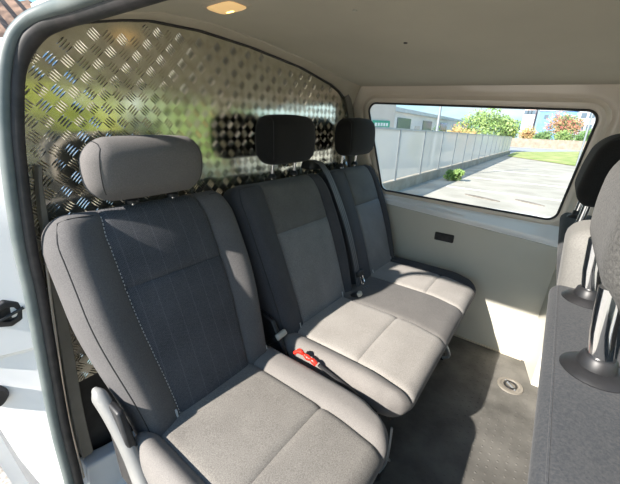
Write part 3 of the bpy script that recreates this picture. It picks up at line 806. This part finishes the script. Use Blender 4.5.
m, t, b = base_mat('belt webbing', (0.1, 0.1, 0.105), 0.6)
spx = t.nodes.new('ShaderNodeSeparateXYZ'); t.links.new(coord(t), spx.inputs[0])
st = math_(t, 'SINE', math_(t, 'MULTIPLY', spx.outputs['X'], 2*math.pi/0.014))
t.links.new(ramp_(t, math_(t, 'ADD', math_(t, 'MULTIPLY', st, 0.5), 0.5), [(0.3, (0.06, 0.06, 0.063)), (0.8, (0.15, 0.15, 0.155))]), b.inputs['Base Color'])
M['belt'] = m
belt = strap(P, 0.047, 0.0014, 'seat_belt', M['belt'], s2)
mb = MB(); mb.add(*hull8([(1.125, -0.11, 1.005), (1.205, -0.13, 1.005), (1.205, -0.05, 1.005), (1.125, -0.04, 1.005)], [(1.135, -0.10, 1.048), (1.195, -0.118, 1.040), (1.195, -0.055, 1.045), (1.135, -0.05, 1.05)]))
mb.build('belt_guide', M['black'], s2, bevel=0.01)
c = B0+U*0.075+NV*0.036+Vector((1.222, 0, 0))
mb = MB(); mb.add(*hull8([c+Vector((-0.03, 0, 0))-U*0.012-NV*.006, c+Vector((0.03, 0, 0))-U*0.012-NV*.006, c+Vector((0.03, 0, 0))+U*0.016-NV*.006, c+Vector((-0.03, 0, 0))+U*0.016-NV*.006],
    [c+Vector((-0.028, 0, 0))-U*0.010+NV*.008, c+Vector((0.028, 0, 0))-U*0.010+NV*.008, c+Vector((0.026, 0, 0))+U*0.013+NV*.008, c+Vector((-0.026, 0, 0))+U*0.013+NV*.008]))
tng = mb.build('belt_tongue', M['black'], belt, bevel=0.003)
c2 = c-U*0.034+NV*0.004
mb = MB(); loop = [c2+Vector((a*0.013, 0, 0))+U*b_ for a, b_ in ((-1, .02), (-1, -.012), (-.6, -.02), (.6, -.02), (1, -.012), (1, .02))]
mb.add(*tube(loop, 0.0035, 6)); mb.build('tongue_plate', M['chrome'], belt)
# belt buckles
def buckle(parent, c, d, mat_head, w_=0.028, l=0.07, stalk=0.05):
    d = Vector(d).normalized(); s = d.cross(Vector((0, 0, 1))).normalized(); u = s.cross(d).normalized(); c = Vector(c)
    mb = MB()
    def sec(h, a, b_): return [c+d*h-s*a-u*b_, c+d*h+s*a-u*b_, c+d*h+s*a+u*b_, c+d*h-s*a+u*b_]
    mb.add(*hull8(sec(-l/2, w_*.38, .009), sec(l/2, w_*.5, .012))); o = mb.build('buckle', M['black'], parent, bevel=0.004)
    mb = MB(); mb.add(*hull8(sec(l/2-0.004, w_*.52, .013), sec(l/2+0.014, w_*.44, .010))); mb.build('button', mat_head, o, bevel=0.005)
    mb = MB(); mb.add(*tube([c-d*(l/2+stalk), c-d*l/2], 0.006, 8)); mb.build('stalk', M['black_metal'], o)
    return o
buckle(s2, (0.632, -0.335, 0.452), (0.03, -0.55, 0.55), M['cream'], w_=0.05, l=0.07)
buckle(s2, (1.11, -0.405, 0.452), (0.1, -0.6, 0.3), M['cream'], w_=0.03, l=0.04, stalk=.03)
rp = catmull([(0.612, -0.455, 0.466), (0.610, -0.472, 0.474), (0.614, -0.488, 0.464), (0.614, -0.505, 0.460), (0.612, -0.520, 0.462), (0.614, -0.538, 0.452)], 5)
mb = MB(); n = len(rp); mb.add(*tube(rp, [0.005+0.0045*abs(math.sin(i/n*9)) for i in range(n)], 10)); 
mb.add(*tube([(0.603, -0.452, 0.462), (0.604, -0.466, 0.477), (0.611, -0.476, 0.478)], 0.0065, 8))
tag(mb.build('belt_release', M['red'], s2), 'bright red release strap')
mb = MB(); mb.add(*tube([(0.624, -0.54, 0.444), (0.626, -0.66, 0.415), (0.626, -0.76, 0.38)], 0.006, 8)); mb.build('side_strap', M['black'], s2)
# black recliner hinge in the gap
mb = MB(); mb.add(*hull8([(0.622, -0.42, 0.36), (0.640, -0.42, 0.36), (0.640, -0.30, 0.36), (0.622, -0.30, 0.36)], [(0.618, -0.33, 0.53), (0.636, -0.33, 0.53), (0.636, -0.25, 0.55), (0.618, -0.25, 0.55)]))
mb.build('recliner_cover', M['black'], s2, bevel=0.006)

# ---- front bench (seen from behind)
s3 = thing('front_bench_seat', (0.6, -1.2, 0.0), 'grey fabric front bench at the right edge, seen from behind, headrest posts in black collars', 'bench seat')
def front_back(name, x0, x1, ztop, yb, mat, th=0.16, r=0.04, arch=0.0, zbot=0.35, lean=0.15):
    xs = axis_pts([x0, x1], 0.02, r); ys = axis_pts([-th, 0], 0.016, r); zs = axis_pts([0, ztop-zbot], 0.03, r)
    H = ztop-zbot; xc = (x0+x1)/2; hw = (x1-x0)/2
    def fn(p, raw):
        x, y, z = p; u = (x-xc)/hw; f = z/H
        zz = z - arch*abs(u)**2.2*smooth(0.5, 1.0, f)
        y2 = y + yb + (0.0 - 0.07*(1-f)*-1) - 0.012*(1-f)
        return Vector((x, yb+y-lean*(1-f), zbot+zz))
    vs, fs, mi, F = pillow(xs, ys, zs, r, fn); mb = MB(); mb.add(vs, fs, mi)
    return mb.build(name, mat, s3, angle=60), F
fb, Ff = front_back('backrest', 0.095, 0.520, 0.982, -1.062, M['front_fabric_shaded'], r=0.020)
mb = MB(); mb.add(*tube([Ff((0.10+0.01*k, -0.012, 0.632)) for k in range(1, 41)], 0.0012, 5)); mb.build('seam', M['front_fabric_shaded'], fb)
M['shoulder'] = fabric('smooth grey fabric', (0.17, 0.165, 0.155), (0.22, 0.215, 0.2), bs=0.15)
fb2, Ff2 = front_back('backrest', 0.675, 1.12, 0.985, -1.068, M['front_fabric_shaded'], th=0.12, arch=0.0, r=0.025)
hump, Fh = front_back('belt_reel_hump', 0.529, 0.665, 1.066, -1.067, M['shoulder'], th=0.085, arch=0.0, r=0.036, zbot=0.80, lean=0.03)
hump['label'] = 'smooth pale grey rounded hump'
mb = MB(); mb.add(*hull8([(0.1, -1.66, 0.42), (1.12, -1.66, 0.42), (1.12, -1.24, 0.40), (0.1, -1.24, 0.40)], [(0.1, -1.64, 0.52), (1.12, -1.64, 0.52), (1.12, -1.24, 0.50), (0.1, -1.24, 0.50)])); mb.build('cushion', M['front_fabric_shaded'], s3, bevel=0.03)
mb = MB(); mb.add(*box(0.13, 1.10, -1.6, -1.27, 0.0, 0.41)); mb.build('seat_base', M['black'], s3, bevel=0.02)
def fpost(parent, x, y, z, y1, z1, r, cr_):
    mb = MB(); mb.add(*tube([(x, y, z-0.01), (x, y, z+0.02), (x, (y+y1)/2, (z+z1)/2), (x, y1, z1)], r, 18)); o = mb.build('headrest_post', M['chrome'], parent)
    mb = MB(); mb.add(*lathe((x, y, z), (0, 0, 1), [(0.001, -0.003), (cr_, -0.003), (cr_, 0.001), (cr_*.85, 0.005), (cr_*.58, 0.008), (cr_*.5, 0.018), (cr_*.42, 0.020)], 28)); mb.build('collar', M['black'], o)
hF = make_headrest(s3, 0.385, 0.285, 0.168, 1.042, -1.130, M['front_head'], d=0.105, rnd=0.05)
for x in (0.285, 0.468): fpost(hF, x, -1.108, 0.982, -1.098, 1.075, 0.0105, 0.029)
hG = make_headrest(s3, 0.960, 0.25, 0.165, 1.045, -1.125, M['head_dark'], d=0.095, rnd=0.04, tilt=-0.15)
for x in (0.885, 1.04): fpost(hG, x, -1.105, 0.985, -1.11, 1.09, 0.008, 0.020)

# ================================================================== OUTSIDE
def gz(x): return -0.58-0.0224*x
# ground: one big slightly sloping plane with inset areas a few millimetres above each other
def gquad(name, pts, mat, dz=0.0, kind='structure', seg=1):
    mb = MB(); vs = [(x, y, gz(x)+dz) for x, y in pts]; vs2 = [(x, y, z-0.02) for x, y, z in vs]; n = len(vs)
    mb.add(vs+vs2, [tuple(range(n)), tuple(range(2*n-1, n-1, -1))]+[(i, (i+1) % n, n+(i+1) % n, n+i) for i in range(n)])
    o = mb.build(name, mat, smooth=False); 
    if kind: o['kind'] = kind
    return o
gquad('parking_ground', [(-60, -90), (45, -90), (45, 60), (-60, 60)], M['asphalt'])
gquad('far_ground', [(45, -90), (45, 60), (160, 60), (160, -90)], M['road'], -0.01)
gquad('gravel_ground', [(-4, 0.5), (-4, 9), (1.6, 9), (1.6, 0.5)], M['gravel'], 0.01)
gquad('lawn', [(46, 3.6), (39, 3.2), (37, 1.9), (31, -2.1), (29, -14), (76, -14), (71, -3.3), (52, 3.6)], M['grass'], 0.06)
gquad('lane', [(76, -60), (79, -60), (79, 40), (76, 40)], M['asphalt'], 0.03)
for i, (x, labp) in enumerate(((9.3, 'nearest'), (12.4, 'second'), (16.2, 'third'), (21.0, 'fourth'))):
    gquad('parking_line', [(x, 2.2-i*0.15), (x+0.16, 2.2-i*.15), (x+0.16, -8), (x, -8)], M['paint_line'], 0.012, None)
    o = bpy.data.objects['parking_line' if i == 0 else 'parking_line.%03d' % i]
    tag(o, 'faded white line across the parking area, %s from the van window' % labp, 'road marking', 'parking lines outside')
for i, (x, y0, y1, lab) in enumerate(((11.05, 1.15, 0.05, 'longer brown repair patch on the pale parking surface'), (11.35, -0.24, -1.03, 'brown repair patch by the right end of the window view'))):
    o = gquad('surface_patch', [(x+.16+.12*math.cos(a)-0.25*math.sin(a)*0, (y0+y1)/2+(y0-y1)/2*math.sin(a)) if False else (x-0.1+0.26*math.sin(a)+0.14*math.cos(a), (y0+y1)/2+(y0-y1)/2*math.sin(a)) for a in [k*math.pi/8 for k in range(16)]], M['patch'], 0.015, None); tag(o, lab, 'patch')

# low wall with fence panels along it
FY = lambda x: 2.95+(x-11)*0.0233
def wallseg(x0, x1, y_, zb, zt, th):
    return hull8([(x0, y_(x0), gz(x0)+zb), (x1, y_(x1), gz(x1)+zb), (x1, y_(x1)+th, gz(x1)+zb), (x0, y_(x0)+th, gz(x0)+zb)],
                 [(x0, y_(x0), gz(x0)+zt), (x1, y_(x1), gz(x1)+zt), (x1, y_(x1)+th, gz(x1)+zt), (x0, y_(x0)+th, gz(x0)+zt)])
mb = MB(); mb.add(*wallseg(5.0, 46, FY, -0.05, 0.36, 0.22)); tag(mb.build('low_wall', M['concrete'], smooth=False), 'low concrete wall running away under the mesh fence', 'wall')
fn_ = thing('mesh_fence', (11, 2.95, gz(11)), 'pale screened fence with grey posts on the low concrete wall', 'fence')
xp = [5.0]+[7.3+2.5*k for k in range(16)]
for k, x in enumerate(xp):
    if x > 46: continue
    mb = MB(); y = FY(x)+0.08; z = gz(x)+0.36; mb.add(*box(x-0.035, x+0.035, y-0.035, y+0.035, z, z+1.56)); mb.build('post', M['galv'], fn_, smooth=False)
    if k+1 < len(xp) and xp[k+1] <= 46:
        mb = MB(); mb.add(*wallseg(x+0.04, xp[k+1]-0.04, lambda q: FY(q)+0.08, 0.40, 1.88, 0.012)); mb.build('panel', M['mesh'], fn_, smooth=False)
mb = MB(); mb.add(*wallseg(5, 45, lambda q: FY(q)+0.05, 1.88, 1.93, 0.06)); mb.build('top_rail', M['galv'], fn_, smooth=False)

def lamp_post(x, y, h, label):
    t_ = thing('lamp_post', (x, y, gz(x)), label, 'lamp post')
    mb = MB(); mb.add(*tube([(x, y, gz(x)), (x, y, gz(x)+h)], [0.07, 0.04], 10)); mb.build('pole', M['galv'], t_)
    mb = MB(); mb.add(*box(x-0.5, x+0.05, y-0.06, y+0.06, gz(x)+h, gz(x)+h+0.1)); mb.build('lamp_head', M['galv'], t_)
lamp_post(14.6, 3.35, 6.5, 'slim grey lamp post rising behind the fence')
lamp_post(31.0, -2.2, 7.5, 'tall grey lamp post at the right end of the window view')

def building(name, loc, label, boxes, windows=(), roof=None, sign=None):
    t_ = thing(name, loc, label, 'building')
    for nm, b_, mt in boxes:
        mb = MB(); mb.add(*box(*b_)); mb.build(nm, mt, t_, smooth=False)
    for b_ in windows:
        mb = MB(); mb.add(*box(*b_)); mb.build('window', M['window_dark'], t_, smooth=False)
    return t_
# long industrial hall seen over the fence: runs away along +x on the far side of the fence
t_ = thing('industrial_hall', (40, 20, -1.4), 'long pale industrial hall beyond the fence, left side of the window', 'building')
mb = MB(); a0 = (19.5, 10.6); a1 = (75, 14.2)
def hallseg(z0, z1, off0, off1, s0=0, s1=1):
    sl = lambda q: -0.0115*((a1[0]-a0[0])*q-7)
    p0 = Vector((a0[0]+(a1[0]-a0[0])*s0, a0[1]+(a1[1]-a0[1])*s0)); p1 = Vector((a0[0]+(a1[0]-a0[0])*s1, a0[1]+(a1[1]-a0[1])*s1))
    return hull8([(p0.x, p0.y+off0, z0+sl(s0)), (p1.x, p1.y+off0, z0+sl(s1)), (p1.x, p1.y+off1, z0+sl(s1)), (p0.x, p0.y+off1, z0+sl(s0))], [(p0.x, p0.y+off0, z1+sl(s0)), (p1.x, p1.y+off0, z1+sl(s1)), (p1.x, p1.y+off1, z1+sl(s1)), (p0.x, p0.y+off1, z1+sl(s0))])
mb.add(*hallseg(-2.5, 2.35, 0, 9)); mb.build('wall', M['hall'], t_, smooth=False)
mb = MB(); mb.add(*hallseg(2.35, 2.68, -0.3, 9.2)); mb.build('roof', M['roof_sheet'], t_, smooth=False)
for s in (0.03, 0.17, 0.32, 0.47, 0.62, 0.77):
    mb = MB(); mb.add(*hallseg(0.7, 1.9, -0.06, 0.02, s, s+0.07)); mb.build('window', M['window_dark'], t_, smooth=False)
for s in (0.12, 0.27, 0.42):
    mb = MB(); mb.add(*hallseg(-2.4, 1.3, -0.08, 0.02, s, s+0.03)); mb.build('door', M['facade'], t_, smooth=False)
# nearer block with green sign
t_ = thing('gate_building', (18, 9, -1.0), 'plain pale building with a green sign at the left edge of the window', 'building')
mb = MB(); mb.add(*box(14.0, 17.4, 6.5, 11, -1.6, 3.6)); mb.build('wall', M['facade'], t_, smooth=False)
mb = MB(); mb.add(*box(13.9, 17.5, 6.4, 11.1, 3.6, 3.85)); mb.build('roof', M['roof_sheet'], t_, smooth=False)
mb = MB(); mb.add(*box(14.7, 16.7, 6.44, 6.5, 1.05, 1.42)); sg_ = mb.build('sign', M['green_sign'], t_, smooth=False)
for k in range(5):
    mb = MB(); mb.add(*box(14.95+k*0.32, 15.15+k*0.32, 6.42, 6.44, 1.16, 1.31)); mb.build('lettering', M['sign_white'], sg_, smooth=False)
# distant blocks
def block(x, y, w_, d, z1, mat, label, rows=3, roofm=None):
    t_ = thing('apartment_block', (x, y, gz(x)), label, 'building')
    mb = MB(); mb.add(*box(x, x+d, y-w_/2, y+w_/2, gz(x)-0.5, z1)); mb.build('wall', mat, t_, smooth=False)
    mb = MB(); mb.add(*box(x-0.3, x+d+.3, y-w_/2-0.3, y+w_/2+0.3, z1, z1+0.3)); mb.build('roof', M['roof_sheet'], t_, smooth=False)
    for r_ in range(rows):
        for c_ in range(3):
            yy_ = y-w_/2+w_*(0.2+0.3*c_); zz_ = z1-1.6-r_*2.8
            if zz_ < gz(x)+1: continue
            mb = MB(); mb.add(*box(x-0.08, x+0.05, yy_-0.55, yy_+0.55, zz_-0.6, zz_+0.6)); mb.build('window', M['window_dark'], t_, smooth=False)
    return t_
block(125, 9.2, 3.0, 8, 7.6, M['facade_pink'], 'slim salmon coloured block left of the blue block', 1)
block(127, 2.2, 9.0, 9, 6.4, M['facade_blue'], 'blue block behind the pink flowering tree', 1)
block(112, -5.3, 5.4, 10, 6.4, M['facade_grey'], 'grey tower block at the right end of the window view', 3)
# boundary wall beyond road
mb = MB(); mb.add(*box(84, 84.5, -12, 10.5, gz(84)-0.1, gz(84)+1.75)); tag(mb.build('boundary_wall', M['stone'], smooth=False), 'long low pale wall across the far side of the road', 'wall')

def leaves(c, rad, n, size, seed, full=False):
    rng = random.Random(seed); vs = []; fs = []
    blobs = [(Vector(c)+Vector((rng.uniform(-.55, .55)*rad[0], rng.uniform(-.55, .55)*rad[1], rng.uniform(-.5, .5)*rad[2])), rng.uniform(.35, .6)*(1.35 if full else 1)) for _ in range(9)]
    for i in range(n):
        bc, s = blobs[rng.randrange(9)]
        d = Vector((rng.gauss(0, 1), rng.gauss(0, 1), rng.gauss(0, 1))).normalized()*(rng.random()**0.4)
        p = bc+Vector((d.x*rad[0]*s, d.y*rad[1]*s, d.z*rad[2]*s))
        a = Vector((rng.gauss(0, 1), rng.gauss(0, 1), rng.gauss(0, 1))).normalized(); b_ = a.orthogonal().normalized()
        b_ = (b_+a.cross(b_)*rng.uniform(-1, 1)).normalized(); L = size*rng.uniform(.6, 1.3); W = L*0.45
        o = len(vs); vs += [p-a*L/2, p+b_*W/2, p+a*L/2, p-b_*W/2]; fs.append((o, o+1, o+2, o+3))
    return vs, fs
def tree(name, x, y, h, rad, mat, label, cat='tree', trunk=0.0, n=1500, size=0.3, group=None, accent=None, seed=1, full=False):
    z = gz(x); t_ = thing(name, (x, y, z), label, cat, group)
    cz = z+trunk+(h-trunk)/2; rr = (rad, rad, (h-trunk)/2)
    mb = MB(); v, f = leaves((x, y, cz), rr, n, size, seed, full); mb.add(v, f)
    mb.build('foliage', mat, t_, smooth=False)
    if accent:
        mb = MB(); v, f = leaves((x-0.2*rad, y, cz+rr[2]*0.35), (rad*.9, rad*.9, rr[2]*.75), int(n*2.2), size*0.9, seed+50, full); mb.add(v, f); mb.build('blossom', accent, t_, smooth=False)
    mb = MB(); mb.add(*tube([(x, y, z-.05), (x+0.1, y, z+h*0.35), (x-0.05, y+0.1, z+h*0.7)], [0.05*h/2.5+.03, 0.03*h/2.5+.02, 0.02], 8))
    for k in range(3):
        a = k*2.1; mb.add(*tube([(x+.05, y, z+h*0.4), (x+rad*.5*math.cos(a), y+rad*.5*math.sin(a), z+h*0.72)], [0.03*h/3, 0.012], 6))
    mb.build('trunk', M['bark'], t_)
tree('shrub', 21.5, 5.6, 2.55, 0.85, M['leaf_dark'], 'round green shrub behind the fence beside yellow blossom', 'shrub', n=1600, size=.16, seed=2)
tree('flowering_shrub', 19.0, 5.75, 2.15, 0.5, M['leaf_yellow'], 'small bright yellow blossom shrub above the fence', 'shrub', n=1200, size=.14, seed=3)
tree('shrub', 34, 6.9, 3.1, 1.8, M['leaf_orange'], 'orange brown shrub above the fence left of the big tree', 'shrub', n=1800, size=.22, seed=4)
tree('broadleaf_tree', 46, 7.6, 5.2, 2.9, M['leaf_green'], 'big airy green tree in the middle of the window view', 'tree', trunk=0.6, n=2600, size=.36, seed=5)
tree('broadleaf_tree', 52, 5.4, 5.2, 2.3, M['leaf_green'], 'lighter green tree just right of the big airy tree', 'tree', trunk=0.6, n=2000, size=.34, seed=6)
for i, (x, y, h, r_, mt, lab) in enumerate(((88.6, 9.6, 4.2, 2.0, 'leaf_olive', 'yellow green bush beside the fence end'), (92.9, 5.6, 4.6, 2.0, 'leaf_orange', 'reddish bush left of the pink flowering tree'), (88.6, 2.6, 4.0, 2.0, 'leaf_dark', 'dark green bush just left of the pink flowering tree'), (92.9, -1.0, 3.9, 2.0, 'leaf_green', 'low green bush in front of the pink flowering tree'), (88.6, -4.6, 4.0, 2.0, 'leaf_dark', 'dark green bush right of the pink flowering tree'))):
    tree('hedge_bush', x, y, h, r_, M[mt], lab, 'bush', n=2200, size=.45, group='bushes beyond the road', seed=10+i, full=True)
tree('pink_flowering_tree', 100.5, -0.2, 7.4, 3.9, M['leaf_dark'], 'tree covered in pink blossom in front of the blue block', 'tree', trunk=0.5, n=1500, size=.5, accent=M['leaf_pink'], seed=20, full=True)
tree('grass_clump', 14.4, 2.3, 0.5, 0.42, M['leaf_green'], 'clump of tall weeds at the foot of the low wall', 'plant', n=700, size=.14, seed=21)
# trees standing ahead of the van: seen mirrored in the tread plate
for i, (x, y, h, r_, mt, lab) in enumerate(((-0.9, -8.3, 3.4, 1.6, 'leaf_olive', 'yellow green tree ahead of the van, mirrored at the left of the plate'), (3.1, -9.4, 3.6, 1.6, 'leaf_olive', 'yellow green tree ahead of the van, mirrored in the middle of the plate'), (7.2, -9.0, 3.4, 1.6, 'leaf_green', 'green tree ahead of the van, mirrored at the right of the plate'), (-5.2, -10, 4.0, 1.7, 'leaf_green', 'green tree ahead of the van on the door side'), (12.5, -14, 4.4, 2.2, 'leaf_dark', 'dark green tree ahead of the van on the window side'))):
    tree('roadside_tree', x, y, h, r_, M[mt], lab, 'tree', trunk=0.3, n=1700, size=.34, seed=30+i, full=True)

# house with tiled roof behind the door pillar
t_ = thing('tiled_roof_house', (3.5, 13, -0.6), 'white house with brown tiled roof behind the door pillar', 'building')
mb = MB(); mb.add(*box(-4, 9, 11, 17, -0.7, 2.55)); mb.build('wall', M['white_paint'], t_, smooth=False)
mb = MB(); vs = []; fs = []
for i in range(131):
    x = -4.6+i*0.11; dz = 0.05*math.sin(i*math.pi/2.0)
    for j in range(5): vs.append((x, 10.4+j*0.9, 2.5+j*0.55+dz+(0.0)))
for i in range(130):
    for j in range(4): a = i*5+j; fs.append((a, a+1, a+6, a+5))
mb.add(vs, fs); mb.build('roof', M['tile'], t_, smooth=False)
mb = MB(); mb.add(*box(-4.6, 9.6, 10.33, 10.42, 2.3, 2.45)); mb.build('gutter', M['galv'], t_, smooth=False)
